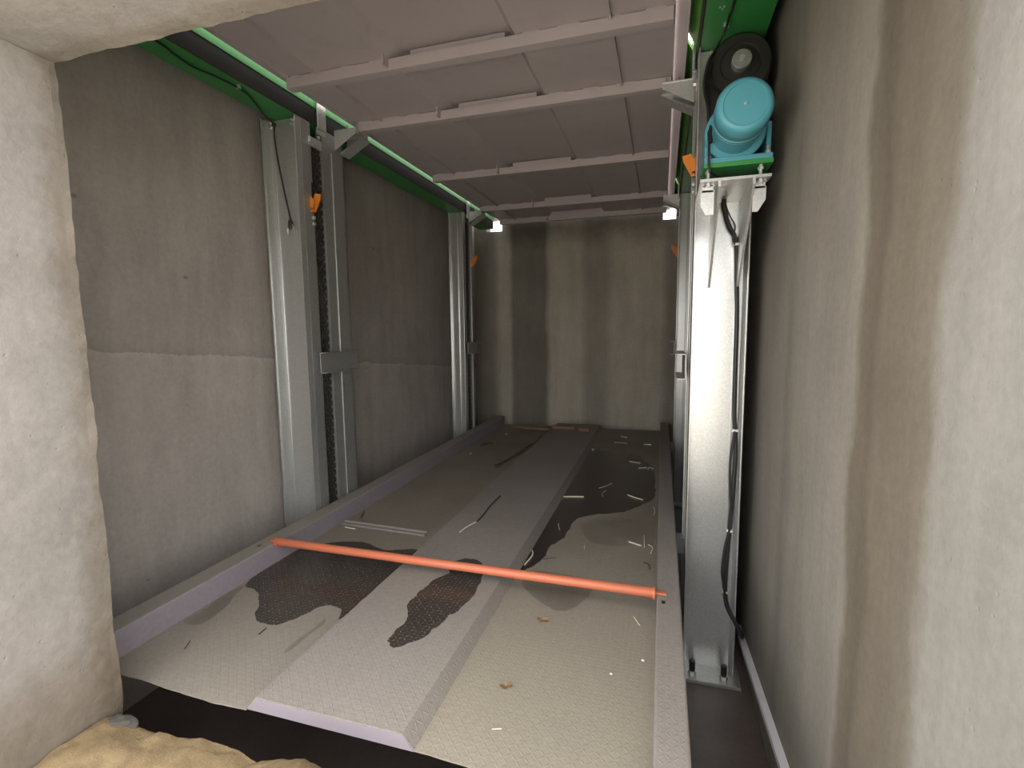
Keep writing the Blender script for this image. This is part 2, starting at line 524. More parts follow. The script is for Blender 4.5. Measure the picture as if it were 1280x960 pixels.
heap('sand_heap', 'yellow sand heaped against the foot of the left concrete jamb', -1.86, -0.93, 1.2, 0.72,
     lambda u: ((0.03 + 0.014 * math.sin(u * 7 + 0.8)) * min(1, (1 - u) * 5) ** 0.7, -0.015 - 0.035 * u - 0.02 * math.sin(u * 9)))
heap('sand_heap', 'rounded mound of yellow sand below the front edge of the raised centre plate', -1.30, -0.72, 1.16, 0.80,
     lambda u: (0.115 * math.sin(math.pi * u) ** 0.7 if 0 < u < 1 else 0, -0.06 + 0.08 * math.sin(math.pi * u)))
bm = B()
bmesh.ops.create_icosphere(bm, subdivisions=4, radius=1.0)
for v in bm.verts:
    p = v.co.copy()
    d = 1 + 0.22 * noise.noise(p * 2.2) + 0.08 * noise.noise(p * 7)
    v.co = Vector((-1.80 + p.x * 0.07 * d, 1.13 + p.y * 0.05 * d, ZG + 0.012 + p.z * 0.024 * d))
tag(obj('mortar_lump', bm, 'mortar', loc=(-1.80, 1.145, ZG), smooth=True), 'grey mortar lump at the corner of jamb and sand', 'mortar')

# ------------------------------------------------------------------ lower platform
Y0, Y1 = 1.31, 6.72
lp = thing('lower_platform', 'dusty grey chequer plate car platform at ground level with raised centre strip', 'platform', (-1.075, 4.0, -0.06))
def wavy_plate(x0, x1, amp, ph):
    bm = B(); n = 28
    fr = [(x0 + (x1 - x0) * i / n, Y0 + amp * math.sin(ph + i / n * 5.5) + 0.003 * noise.noise(Vector((i * 0.7, ph, 0)))) for i in range(n + 1)]
    prism(bm, fr + [(x1, Y1), (x0, Y1)], 2, -0.005, 0.0)
    return bm
obj('floor_plate', wavy_plate(-2.15, -1.41, 0.008, 0.4), 'deckL', lp)
obj('floor_plate', wavy_plate(-0.742, 0.0, 0.006, 2.2), 'deckR', lp)
bm = B()
prism(bm, [(-1.41, 0.0), (-1.37, 0.05), (-0.782, 0.05), (-0.742, 0.0), (-0.742, -0.006), (-0.785, 0.044), (-1.367, 0.044), (-1.41, -0.006)], 1, Y0 + 0.004, Y1)
hp = obj('raised_centre_plate', bm, 'hump', lp)
bm = B()
prism(bm, [(-1.41, -0.004), (-1.369, 0.0445), (-0.783, 0.0445), (-0.742, -0.004)], 1, Y0 + 0.002, Y0 + 0.01)
e = obj('end_plate', bm, 'endp', lp); e['label'] = 'lavender painted closing plate'
for s, xa, xb in ((0, -2.27, -2.15), (1, 0.0, 0.105)):
    bm = B(); box(bm, xa, xb, Y0 - 0.005, Y1 + 0.02, -0.06, 0.12, 0.008)
    r = obj('side_rail', bm, 'rail' if s == 0 else 'hump', lp)
    xm = xa + 0.055 if s == 0 else xa + 0.03
    bm = B(); box(bm, xm - 0.008, xm + 0.008, 2.215, 2.24, 0.1185, 0.1208)
    obj('bolt_hole', bm, 'black', r)
    for yy in (3.16, 5.8):
        bm = B()
        if s == 0: box(bm, -2.32, -2.27, yy - 0.04, yy + 0.04, -0.04, 0.06)
        else: box(bm, 0.105, 0.17, yy - 0.04, yy + 0.04, -0.04, 0.06)
        obj('hanger_lug', bm, 'galv_dull', lp)
bm = B(); box(bm, -2.15, 0.0, Y1 - 0.004, Y1 + 0.02, -0.06, 0.004, 0.001)
obj('rear_edge_plate', bm, 'hump', lp)

# water and damp on the deck
def outline(pts, sub=9, amp=0.010, fr=16):
    n = len(pts); out = []
    P = [Vector((p[0], p[1], 0)) for p in pts]
    for i in range(n):
        p0, p1, p2, p3 = P[i - 1], P[i], P[(i + 1) % n], P[(i + 2) % n]
        for k in range(sub):
            t = k / sub
            q = 0.5 * ((2 * p1) + (p2 - p0) * t + (2 * p0 - 5 * p1 + 4 * p2 - p3) * t * t + (3 * p1 - p0 - 3 * p2 + p3) * t ** 3)
            d = noise.noise_vector(q * fr) * amp + noise.noise_vector(q * fr * 5) * amp * 0.45
            out.append((q.x + d.x, q.y + d.y))
    return out
def puddle(name, label, pts, z, mat, lim, amp=0.01, th=0.0022):
    o2 = [(min(lim[1], max(lim[0], x)), y) for x, y in outline(pts, amp=amp)]
    bm = B()
    vt = [bm.verts.new((x, y, z + th)) for x, y in o2]
    vb = [bm.verts.new((x, y, z + 0.0003)) for x, y in o2]
    n = len(o2)
    es = [bm.edges.new((vt[i], vt[(i + 1) % n])) for i in range(n)]
    bmesh.ops.triangle_fill(bm, use_beauty=True, use_dissolve=False, edges=es)
    for i in range(n):
        try: bm.faces.new((vt[i], vb[i], vb[(i + 1) % n], vt[(i + 1) % n]))
        except ValueError: pass
    for f in bm.faces:
        if abs(f.normal.z) > 0.5 and f.normal.z < 0: f.normal_flip()
    cx = sum(p[0] for p in o2) / n; cy = sum(p[1] for p in o2) / n
    return tag(obj(name, bm, mat, loc=(cx, cy, z)), label, 'puddle')
LL, LR, LM = (-2.149, -1.411), (-0.741, -0.002), (-1.365, -0.785)
puddle('puddle', 'dark speckled wet patch on left chequer plate under the orange bar',
 [(-2.16,2.448),(-2.041,2.577),(-1.929,2.642),(-1.781,2.655),(-1.68,2.618),(-1.593,2.598),(-1.433,2.654),(-1.423,2.489),(-1.42,2.061),(-1.43,1.89),(-1.476,1.953),(-1.535,1.976),(-1.59,1.951),(-1.617,1.876),(-1.648,1.812),(-1.691,1.765),(-1.771,1.76),(-1.841,1.794),(-1.884,1.858),(-1.955,1.94),(-2.029,1.996),(-2.105,2.009),(-2.144,2.093),(-2.147,2.221)], 0, 'wet', LL)
puddle('damp_patch', 'faint damp stain along the left rail in front of the orange bar',
 [(-2.14,1.988),(-2.11,1.995),(-2.098,1.933),(-2.054,1.851),(-2.03,1.741),(-2.037,1.667),(-2.128,1.668),(-2.122,1.753),(-2.14,1.868)], 0, 'damp', LL, 0.006, 0.0012)
puddle('damp_patch', 'thin damp streak on left plate beside the raised centre strip',
 [(-1.499,1.863),(-1.48,1.824),(-1.491,1.721),(-1.491,1.629),(-1.508,1.61),(-1.515,1.683),(-1.506,1.783)], 0, 'damp', LL, 0.004, 0.0012)
puddle('puddle', 'leaf shaped dark wet patch on the raised centre strip',
 [(-1.093,2.479),(-1.037,2.527),(-0.973,2.519),(-0.918,2.451),(-0.891,2.357),(-0.86,2.183),(-0.881,2.072),(-0.903,1.948),(-0.938,1.841),(-0.978,1.757),(-1.034,1.71),(-1.073,1.727),(-1.087,1.771),(-1.084,1.887),(-1.133,2.013),(-1.135,2.106),(-1.117,2.239),(-1.075,2.334),(-1.096,2.416)], 0.05, 'wet', LM, 0.016)
puddle('puddle', 'large dark brown pool of water on the right half of the platform',
 [(-0.719,5.494),(-0.58,5.49),(-0.358,5.43),(-0.212,5.319),(-0.138,5.131),(-0.061,4.916),(-0.04,4.698),(-0.03,4.201),(-0.045,3.986),(-0.11,3.852),(-0.191,3.719),(-0.257,3.63),(-0.373,3.571),(-0.486,3.506),(-0.556,3.414),(-0.578,3.298),(-0.57,3.225),(-0.582,3.164),(-0.594,3.05),(-0.643,2.921),(-0.644,2.788),(-0.68,2.646),(-0.733,2.55),(-0.748,2.586),(-0.745,3.033),(-0.745,3.802),(-0.745,4.577),(-0.748,5.369)], 0, 'wetdeep', LR, 0.012)
puddle('damp_patch', 'grey damp stain in front of the large pool near the right rail',
 [(-0.512,3.285),(-0.479,3.371),(-0.405,3.439),(-0.27,3.485),(-0.158,3.555),(-0.093,3.709),(-0.036,3.872),(-0.02,3.18),(-0.074,3.101),(-0.173,3.049),(-0.314,3.028),(-0.399,3.038),(-0.456,3.142)], 0, 'damp', LR, 0.01, 0.0012)
puddle('damp_patch', 'narrow damp band behind the large pool at the far end',
 [(-0.745,5.75),(-0.615,5.815),(-0.346,5.796),(-0.103,5.772),(-0.06,5.322),(-0.107,5.23),(-0.163,5.40),(-0.254,5.49),(-0.437,5.57),(-0.625,5.60),(-0.735,5.59)], 0, 'damp', LR, 0.008, 0.0012)
puddle('puddle', 'narrow dark trickle along the far left side of the raised strip',
 [(-1.574,4.587),(-1.529,4.754),(-1.488,5.105),(-1.472,5.496),(-1.447,5.716),(-1.464,6.063),(-1.448,6.067),(-1.415,5.688),(-1.422,5.309),(-1.476,4.961),(-1.506,4.681),(-1.522,4.536)], 0, 'trickle', LL, 0.012)
puddle('damp_patch', 'soft grey damp stain under the right half of the orange bar',
 [(-0.70,2.531),(-0.66,2.58),(-0.529,2.601),(-0.413,2.575),(-0.355,2.549),(-0.319,2.479),(-0.351,2.345),(-0.43,2.231),(-0.537,2.269),(-0.639,2.363),(-0.69,2.438)], 0, 'damp', LR, 0.008, 0.0012)

# ------------------------------------------------------------------ orange wheel-stop bar
bar = thing('wheel_stop_bar', 'round orange painted bar lying across the platform between the side rails', 'bar', (-1.075, 2.29, 0.1))
bm = B(); lathe(bm, [(0.021, -2.135), (0.0225, -2.13), (0.0225, -0.022), (0.021, -0.018)], (2.29, 0.126), 0, 28)
obj('tube', bm, 'orange', bar, smooth=True)
for xe, sg in ((-2.135, -1), (-0.018, 1)):
    bm = B(); lathe(bm, [(0.029, xe), (0.029, xe + sg * 0.010)], (2.29, 0.124), 0, 20)
    obj('end_flange', bm, 'orange', bar, smooth=True)
    bm = B(); box(bm, xe + sg * 0.008, xe + sg * 0.062, 2.285, 2.31, 0.1205, 0.130, 0.002)
    obj('prong', bm, 'orange', bar)

# ------------------------------------------------------------------ upper platform (seen from below)
ZD = 2.856
up = thing('upper_platform', 'mauve grey steel car platform overhead seen from below with cross beams', 'platform', (-1.08, 4.0, 2.79))
def rect(bm, x0, x1, z0, z1): return box(bm, x0, x1, 1.36, 6.74, z0, z1)
obj('deck_plate', rect(B(), -2.2, -1.485, ZD, ZD + 0.006), 'under', up)
obj('deck_plate', rect(B(), -0.755, 0.03, ZD, ZD + 0.006), 'under', up)
bm = B()
prism(bm, [(-1.485, ZD), (-1.44, ZD + 0.055), (-0.80, ZD + 0.055), (-0.755, ZD), (-0.755, ZD + 0.006), (-0.797, ZD + 0.061), (-1.443, ZD + 0.061), (-1.485, ZD + 0.006)], 1, 1.36, 6.74)
obj('raised_deck_channel', bm, 'under', up)
bm = B(); prism(bm, [(-1.48, ZD), (-1.437, ZD + 0.054), (-0.803, ZD + 0.054), (-0.76, ZD)], 1, 6.728, 6.738)  # rear closing plate added to keep sky light out of the raised channel
obj('end_plate', bm, 'under', up)  # added light cover for the raised channel
bm = B(); box(bm, -2.2, 0.06, 6.742, 6.935, ZD + 0.004, ZD + 0.012)  # added to close the rear gap so skylight stays off the back wall
obj('rear_light_cover', bm, 'under', up)
for xa in (-1.945, -0.272):
    bm = B(); box(bm, xa - 0.006, xa + 0.006, 1.36, 6.74, ZD - 0.022, ZD, 0)
    obj('long_rib', bm, 'under', up)
for xa, xb in ((-2.247, -2.165), (0.015, 0.097)):
    bm = B()
    lip = 0.006
    box(bm, xa, xb, 1.36, 6.76, ZD + 0.02, ZD + 0.026)
    box(bm, xa, xa + lip, 1.36, 6.76, ZD + 0.026, ZD + 0.10)
    box(bm, xb - lip, xb, 1.36, 6.76, ZD - 0.01, ZD + 0.10)
    obj('side_rail', bm, 'under', up)
for yb in (1.75, 2.62, 3.31, 4.6, 5.92, 6.69):
    bm = B()
    box(bm, -2.17, 0.02, yb, yb + 0.006, 2.79, 2.85, 0)
    box(bm, -2.17, 0.02, yb + 0.006, yb + 0.06, 2.79, 2.796, 0)
    x = -2.14
    while x < -0.06:
        wl = random.uniform(0.05, 0.13)
        if not (-1.47 < x + wl and x < -0.78):
            box(bm, x, x + wl, yb, yb + 0.012, 2.849, ZD + 0.001)
        x += wl + random.uniform(0.06, 0.16)
    cb = obj('cross_beam', bm, 'under', up)
    bm = B(); box(bm, -1.37, -0.82, yb + 0.035, yb + 0.045, 2.83, 2.895, 0.003)
    obj('spacer_plate', bm, 'under', cb)
    bm = B(); box(bm, -1.50, -1.488, yb - 0.055, yb, 2.80, ZD, 0.0)
    obj('rib_tab', bm, 'under', cb)

def bracket(xi, s, yc, half, inner):
    """stepped support bracket at a post; inner = reach towards the platform"""
    b = None
    root = None
    bms = B()
    def X(u): return xi + s * u
    t = -0.002
    br = obj('support_bracket', box(B(), X(t), X(-inner), yc - half, yc + half, 2.782, 2.789, 0.001), 'zinc', up)
    for yy in (yc - half + 0.006, yc + half - 0.012):
        bm = B(); prism(bm, [(X(t), 2.655), (X(t), 2.782), (X(-inner), 2.782), (X(-inner), 2.752)], 1, yy, yy + 0.006)
        obj('gusset', bm, 'zinc', br)
    bm = B(); prism(bm, [(X(t), 2.645), (X(t), 2.655), (X(-inner - 0.004), 2.753), (X(-inner - 0.004), 2.743)], 1, yc - half * 0.2, yc + half + 0.01)
    obj('slope_plate', bm, 'zinc', br)
    for u, yy in ((-inner * 0.45, yc - half * 0.4), (-inner * 0.9, yc - half * 0.4)):
        bm = B(); hexbolt(bm, (X(u), yy, 2.789), 2, 0.012, 0.012, 0.03)
        lathe(bm, [(0.012, 2.768), (0.012, 2.782)], (X(u), yy), 2, 6)
        obj('bolt', bm, 'zinc', br)
for xi, s in ((-2.3, -1), (0.15, 1)):
    bracket(xi, s, 3.32, 0.085, 0.18)
    bracket(xi, s, 5.93, 0.075, 0.17)

# ------------------------------------------------------------------ posts
def chain_bm(x, y, z0, z1):
    bm = B(); p = 0.026; k = 0
    z = z0
    while z < z1:
        for dx in (-0.012, 0.012):
            for dy, ph in ((-0.034, 0), (-0.017, 1), (0.0, 0), (0.017, 1), (0.034, 0)):
                if (k + ph) % 2 == 0:
                    box(bm, x + dx - 0.004, x + dx + 0.004, y + dy - 0.006, y + dy + 0.006, z, z + p * 1.3)
        z += p; k += 1
    return bm
def front_post(xi, s, label):
    ZB, ZTp = -0.588, 2.75
    def X(u): return xi + s * u
    t = thing('lift_post', label, 'post', (X(0.13), 3.05, ZF), 'posts of the car lift')
    bm = B()
    r = 0.004
    box(bm, X(0.0), X(0.27), 2.885, 2.892, ZB, ZTp)
    box(bm, X(0.0), X(0.007), 2.83, 2.885, ZB, ZTp, 0.002)
    box(bm, X(0.262), X(0.27), 2.83, 2.885, ZB, ZTp, 0.002)
    prism(bm, [(X(0.248), 2.885), (X(0.262), 2.845), (X(0.262), 2.885)], 2, ZB, ZTp)
    box(bm, X(0.212), X(0.217), 2.879, 2.8855, ZB + 0.35, ZTp - 0.02, 0.001)
    obj('column_channel', bm, 'galv', t)
    bm = B(); box(bm, X(0.0), X(0.006), 2.892, 2.978, ZB, ZTp, 0)
    box(bm, X(0.006), X(0.05), 2.972, 2.978, ZB, ZTp)
    obj('side_panel', bm, 'galv_dull', t)
    bm = B(); box(bm, X(0.0), X(0.006), 3.10, 3.335, ZB, ZTp, 0)
    box(bm, X(0.006), X(0.05), 3.10, 3.106, ZB, ZTp)
    box(bm, X(0.0), X(0.27), 3.329, 3.335, ZB, ZTp)
    box(bm, X(0.262), X(0.27), 2.892, 3.329, ZB, ZTp)
    obj('guide_panel', bm, 'galv_dull', t)
    bm = B(); box(bm, X(-0.005), X(0.0), 3.194, 3.203, ZB, 2.62, 0.001)
    obj('guide_fin', bm, 'zinc', t)
    bm = B(); box(bm, X(0.115), X(0.121), 2.978, 3.10, ZB, ZTp - 0.1)
    obj('slot_back', bm, 'blackiron', t)
    ch = obj('lift_chain', chain_bm(X(0.026), 3.045, ZB + 0.1, 2.62), 'chain', t)
    ch['kind'] = 'stuff'; ch['label'] = 'oily black leaf chain in the slot'
    bm = B(); box(bm, X(-0.006), X(0.012), 2.955, 3.09, 2.60, 2.66, 0.003)
    ca = obj('chain_anchor', bm, 'zinc', t)
    obj('bolt', hexbolt(B(), (X(-0.006), 2.965, 2.635), 0, 0.014, -s * 0.014), 'zinc', ca)
    obj('bolt', hexbolt(B(), (X(-0.006), 3.05, 2.675), 0, 0.011, -s * 0.012), 'zinc', ca)
    # channel-shaped guide block across the slot
    bm = B()
    box(bm, X(-0.024), X(-0.018), 2.935, 3.37, 1.06, 1.205, 0.001)
    box(bm, X(-0.065), X(-0.018), 2.935, 3.37, 1.06, 1.066, 0.001)
    box(bm, X(-0.065), X(-0.018), 2.935, 3.37, 1.199, 1.205, 0.001)
    gb = obj('guide_block', bm, 'galv_dull', t)
    # safety latch
    bm = B(); box(bm, X(-0.0015), X(0.001), 2.963, 2.975, 2.235, 2.36)
    obj('latch_slot', bm, 'black', t)
    bm = B()
    y0 = 2.958
    prism(bm, [(X(0.0), 2.16), (X(0.0), 2.235), (X(-0.022), 2.285), (X(-0.066), 2.275), (X(-0.060), 2.245), (X(-0.014), 2.16)], 1, y0 + 0.012, y0 + 0.022)
    prism(bm, [(X(0.0), 2.175), (X(0.0), 2.26), (X(-0.03), 2.235), (X(-0.016), 2.175)], 1, y0 - 0.012, y0 - 0.004)
    box(bm, X(0.0), X(-0.014), y0 - 0.012, y0 + 0.022, 2.16, 2.185)
    lv = obj('safety_latch', bm, 'latch', t); lv['label'] = 'bright orange safety lever'
    for z in (2.125, 2.085):
        obj('latch_bolt', hexbolt(B(), (X(0.0), 2.968, z), 0, 0.012, -s * 0.012), 'zinc', t)
    bm = B(); box(bm, X(-0.020), X(-0.008), 3.045, 3.13, 2.735, 2.945, 0.002)
    box(bm, X(-0.008), X(0.0), 3.045, 3.13, 2.70, 2.745)
    obj('top_cleat', bm, 'zinc', t)
    for u in (0.06, 0.235):
        obj('top_bolt', hexbolt(B(), (X(u), 2.885, 2.71), 1, 0.012, -0.014), 'zinc', t)
        obj('top_bolt', hexbolt(B(), (X(u), 2.885, 2.738), 1, 0.009, -0.012), 'zinc', t)
    bm = B(); box(bm, X(-0.03), X(0.30), 2.735, 3.40, ZF, ZB, 0.003)
    bp = obj('base_plate', bm, 'galv_dull', t)
    for u in (0.05, 0.215):
        bm = B(); hexbolt(bm, (X(u), 2.79, ZB), 2, 0.022, 0.02)
        nt = obj('anchor_nut', bm, 'zinc', bp)
        bm = B(); lathe(bm, [(0.016, ZB + 0.02), (0.016, ZB + 0.075), (0.012, ZB + 0.08)], (X(u), 2.79), 2, 14)
        obj('anchor_bolt', bm, 'black', bp, smooth=True)
    return t
def rear_post(xi, s, label):
    ZB, ZTp = -0.588, 2.75
    def X(u): return xi + s * u
    t = thing('lift_post', label, 'post', (X(0.09), 5.8, ZF), 'posts of the car lift')
    bm = B()
    box(bm, X(0.0), X(0.18), 5.69, 5.696, ZB, ZTp)
    box(bm, X(0.0), X(0.007), 5.65, 5.69, ZB, ZTp, 0.002)
    box(bm, X(0.173), X(0.18), 5.65, 5.69, ZB, ZTp, 0.002)
    box(bm, X(0.075), X(0.083), 5.67, 5.69, ZB, ZTp, 0.002)
    obj('column_channel', bm, 'galv', t)
    bm = B(); box(bm, X(0.0), X(0.006), 5.696, 5.74, ZB, ZTp, 0); obj('side_panel', bm, 'galv_dull', t)
    bm = B(); box(bm, X(0.0), X(0.006), 5.86, 5.96, ZB, ZTp, 0); box(bm, X(0.0), X(0.18), 5.955, 5.961, ZB, ZTp); box(bm, X(0.174), X(0.18), 5.696, 5.955, ZB, ZTp)
    obj('guide_panel', bm, 'galv_dull', t)
    bm = B(); box(bm, X(-0.005), X(0.0), 5.90, 5.911, ZB, 2.62, 0.001); obj('guide_fin', bm, 'zinc', t)
    bm = B(); box(bm, X(0.09), X(0.096), 5.74, 5.86, ZB, ZTp - 0.1); obj('slot_back', bm, 'blackiron', t)
    ch = obj('lift_chain', chain_bm(X(0.026), 5.80, ZB + 0.1, 2.62), 'chain', t); ch['kind'] = 'stuff'
    bm = B()
    box(bm, X(-0.024), X(-0.018), 5.70, 6.02, 1.06, 1.205, 0.001)
    box(bm, X(-0.065), X(-0.018), 5.70, 6.02, 1.06, 1.066, 0.001)
    box(bm, X(-0.065), X(-0.018), 5.70, 6.02, 1.199, 1.205, 0.001)
    obj('guide_block', bm, 'galv_dull', t)
    bm = B(); prism(bm, [(X(0.0), 2.13), (X(0.0), 2.21), (X(-0.02), 2.24), (X(-0.075), 2.27), (X(-0.07), 2.22), (X(-0.014), 2.13)], 1, 5.925, 5.94)
    box(bm, X(0.0), X(-0.012), 5.91, 5.945, 2.13, 2.17)
    lv = obj('safety_latch', bm, 'latch', t); lv['label'] = 'bright orange safety lever'
    bm = B(); box(bm, X(-0.020), X(-0.008), 5.78, 5.86, 2.735, 2.945, 0.002); box(bm, X(-0.008), X(0.0), 5.78, 5.86, 2.70, 2.745)
    obj('top_cleat', bm, 'zinc', t)
    bm = B(); box(bm, X(-0.03), X(0.21), 5.58, 6.02, ZF, ZB, 0.003); obj('base_plate', bm, 'galv_dull', t)
    return t
front_post(-2.3, -1, 'galvanised steel lift post on left wall with black cable end hanging on it')
rp = front_post(0.15, 1, 'bright galvanised lift post carrying the blue motor by the right wall')
rear_post(-2.3, -1, 'slim far left galvanised lift post near the back wall')
rear_post(0.15, 1, 'far right galvanised lift post mostly hidden behind the motor post')

# motor bracket on the right front post
bm = B(); box(bm, 0.148, 0.437, 2.452, 2.885, 1.995, 2.007, 0.001)
mb = obj('motor_shelf', bm, 'zinc', rp)
for x in (0.225, 0.365):
    bm = B(); prism(bm, [(2.885, 1.995), (2.462, 1.995), (2.462, 1.972), (2.85, 1.56), (2.885, 1.56)], 0, x, x + 0.011)
    obj('gusset', bm, 'zinc', mb)
for x0, x1, sg in ((0.155, 0.212, 1), (0.372, 0.425, -1)):
    bm = B()
    ch = 0.022
    pts = [(x0, 1.968), (x1, 1.968), (x1, 1.86), (x0 + ch, 1.86), (x0, 1.90)] if sg == 1 else [(x0, 1.968), (x1, 1.968), (x1, 1.91), (x1 - ch - 0.008, 1.86), (x0, 1.86)]
    prism(bm, pts, 1, 2.50, 2.507)
    box(bm, x0, x1, 2.50, 2.56, 1.985, 1.994)
    box(bm, x0 + 0.004, x1 - 0.004, 2.50, 2.507, 1.96, 1.99)
    cl = obj('clip_plate', bm, 'zinc', mb)
for x in (0.183, 0.398):
    bm = B(); hexbolt(bm, (x, 2.487, 1.994), 2, 0.013, -0.014); lathe(bm, [(0.0075, 2.007), (0.0075, 2.055)], (x, 2.487), 2, 10); hexbolt(bm, (x, 2.487, 2.046), 2, 0.013, -0.012)
    obj('stud_bolt', bm, 'zinc', mb)
    bm = B(); lathe(bm, [(0.0075, 2.007), (0.0075, 2.055)], (x, 2.76), 2, 10)
    obj('stud_bolt', bm, 'zinc', mb)

# ------------------------------------------------------------------ drive motor
mo = thing('drive_motor', 'teal blue electric motor with round end cover above the right post', 'motor', (0.305, 2.62, 2.055))
bm = B(); box(bm, 0.162, 0.443, 2.46, 2.80, 2.055, 2.075, 0.002)
p = obj('mounting_plate', bm, 'green', mo); p['label'] = 'green painted mounting plate'
MC = (0.288, 2.203)
bm = B(); lathe(bm, [(0.02, 2.192), (0.078, 2.193), (0.080, 2.190), (0.087, 2.190), (0.099, 2.198), (0.106, 2.215), (0.107, 2.285), (0.104, 2.29)], MC, 1, 56)
o = obj('end_cover', bm, 'blue', mo, smooth=True)
bm = B(); lathe(bm, [(0.006, 2.186), (0.006, 2.194)], MC, 1, 12); obj('cover_screw', bm, 'zinc', o)
bm = B(); lathe(bm, [(0.098, 2.29), (0.098, 2.30), (0.107, 2.302), (0.107, 2.316), (0.098, 2.318), (0.098, 2.328), (0.104, 2.330), (0.104, 2.345), (0.097, 2.347), (0.097, 2.47)], MC, 1, 56)
mbd = obj('motor_body', bm, 'blue', mo, smooth=True)
bm = B(); lathe(bm, [(0.0985, 2.319), (0.0985, 2.327)], MC, 1, 56); k = obj('seam_ring', bm, 'tie', mbd); k['label'] = 'thin pale seam ring'
bm = B(); lathe(bm, [(0.119, 2.47), (0.125, 2.475), (0.125, 2.50), (0.119, 2.505)], MC, 1, 56); obj('flange', bm, 'blue', mo, smooth=True)
bm = B(); lathe(bm, [(0.118, 2.505), (0.118, 2.67), (0.10, 2.69)], MC, 1, 56); obj('gearbox', bm, 'blue', mo, smooth=True)
bm = B(); box(bm, 0.164, 0.441, 2.463, 2.79, 2.075, 2.098, 0.004)
obj('foot_bracket', bm, 'blue', mo)
for xa in (0.166, 0.418):
    bm = B(); box(bm, xa, xa + 0.02, 2.50, 2.70, 2.098, 2.24, 0.004); obj('side_lug', bm, 'blue', mo)
for x in (0.183, 0.422):
    bm = B(); hexbolt(bm, (x, 2.482, 2.098), 2, 0.012, 0.012, 0.022); obj('bolt', bm, 'zinc', mo)
SC = (0.327, 2.585)
bm = B()
prof = [(0.05, 2.70), (0.085, 2.702), (0.09, 2.697), (0.128, 2.697), (0.136, 2.705), (0.136, 2.735), (0.128, 2.742), (0.05, 2.742)]
lathe(bm, prof, SC, 1, 56)
sp = obj('sprocket_wheel', bm, 'blackiron', mo, smooth=True); sp['label'] = 'black sprocket wheel'
bm = B(); lathe(bm, [(0.040, 2.655), (0.043, 2.658), (0.043, 2.70)], SC, 1, 36); hb = obj('hub_cap', bm, 'galv_dull', sp, smooth=True); hb['label'] = 'silver hub cap'
bm = B(); lathe(bm, [(0.012, 2.64), (0.012, 2.655)], SC, 1, 12); obj('hub_screw', bm, 'zinc', sp)
bm = B(); prism(bm, [(0.20, 2.56), (0.185, 2.20), (0.43, 2.20), (0.462, 2.56), (0.44, 2.66), (0.38, 2.715), (0.30, 2.72), (0.23, 2.67)], 1, 2.755, 2.80)
obj('chain_guard', bm, 'blackiron', mo)
bm = B(); lathe(bm, [(0.02, 2.74), (0.02, 2.885)], SC, 1, 16); obj('shaft', bm, 'galv_dull', mo, smooth=True)
bm = B(); lathe(bm, [(0.03, 2.68), (0.03, 2.885)], (0.30, 2.22), 1, 16); obj('gear_neck', bm, 'blue', mo, smooth=True)

# ------------------------------------------------------------------ green top beams
def beam(xa, xb, xw, xe, s, label):
    t = thing('top_beam', label, 'beam', ((xa + xb) / 2, 4.0, 2.755), 'green beams along the side walls')
    yA, yB = 1.32, 6.80
    bm = B(); box(bm, xa, xb, yA, yB, 2.755, 2.763)
    obj('bottom_flange', bm, 'green', t)
    bm = B(); box(bm, xa, xw, yA, yB, 2.955, 2.963); box(bm, xa, xa + s * 0.006, yA, yB, 2.763, 2.955)  # horizontal plate to the wall added to cover the gap from skylight
    obj('outer_web', bm, 'green', t)
    bm = B(); box(bm, xb - s * 0.004, xb + s * 0.002, yA, yB, 2.752, 2.862)
    k = obj('edge_strip', bm, 'strip', t); k['label'] = 'dark steel edge strip'
    if s == 1:      # upright inner web
        bm = B(); box(bm, xb + 0.002, xe, yA, yB, 2.862, 2.948, 0.001)
        obj('inner_web', bm, 'green', t)
    else:           # sloping inner web, cut out at the post cleats
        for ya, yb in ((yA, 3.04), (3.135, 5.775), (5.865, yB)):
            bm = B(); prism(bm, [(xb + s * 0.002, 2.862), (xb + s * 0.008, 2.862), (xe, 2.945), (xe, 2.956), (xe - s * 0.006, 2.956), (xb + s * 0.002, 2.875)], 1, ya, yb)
            k = obj('inner_web', bm, 'lime', t); k['label'] = 'lime green sloping web with painted skylight'
    bm = B(); box(bm, xb + s * 0.022, xw, yA, yB, 2.963, 2.969)  # second cover plate, added and widened inwards to stop skylight and sun leaks
    obj('top_light_cover', bm, 'green', t)
    return t
lb = beam(-2.50, -2.30, -2.649, -2.294, 1, 'dark green steel beam running along the top of the left wall')
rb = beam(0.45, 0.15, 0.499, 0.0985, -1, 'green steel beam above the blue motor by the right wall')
bm = B(); hexbolt(bm, (-2.352, 2.44, 2.755), 2, 0.016, -0.016); obj('cable_clip', bm, 'zinc', lb)
bm = B(); hexbolt(bm, (0.255, 2.665, 2.755), 2, 0.014, -0.018); obj('cable_clip', bm, 'zinc', rb)
bm = B()
for q in ((0.215, 2.53), (0.226, 2.545), (0.232, 2.53)):
    hexbolt(bm, (q[0], q[1], 2.755), 2, 0.004, -0.006)
obj('rivet', bm, 'zinc', rb)

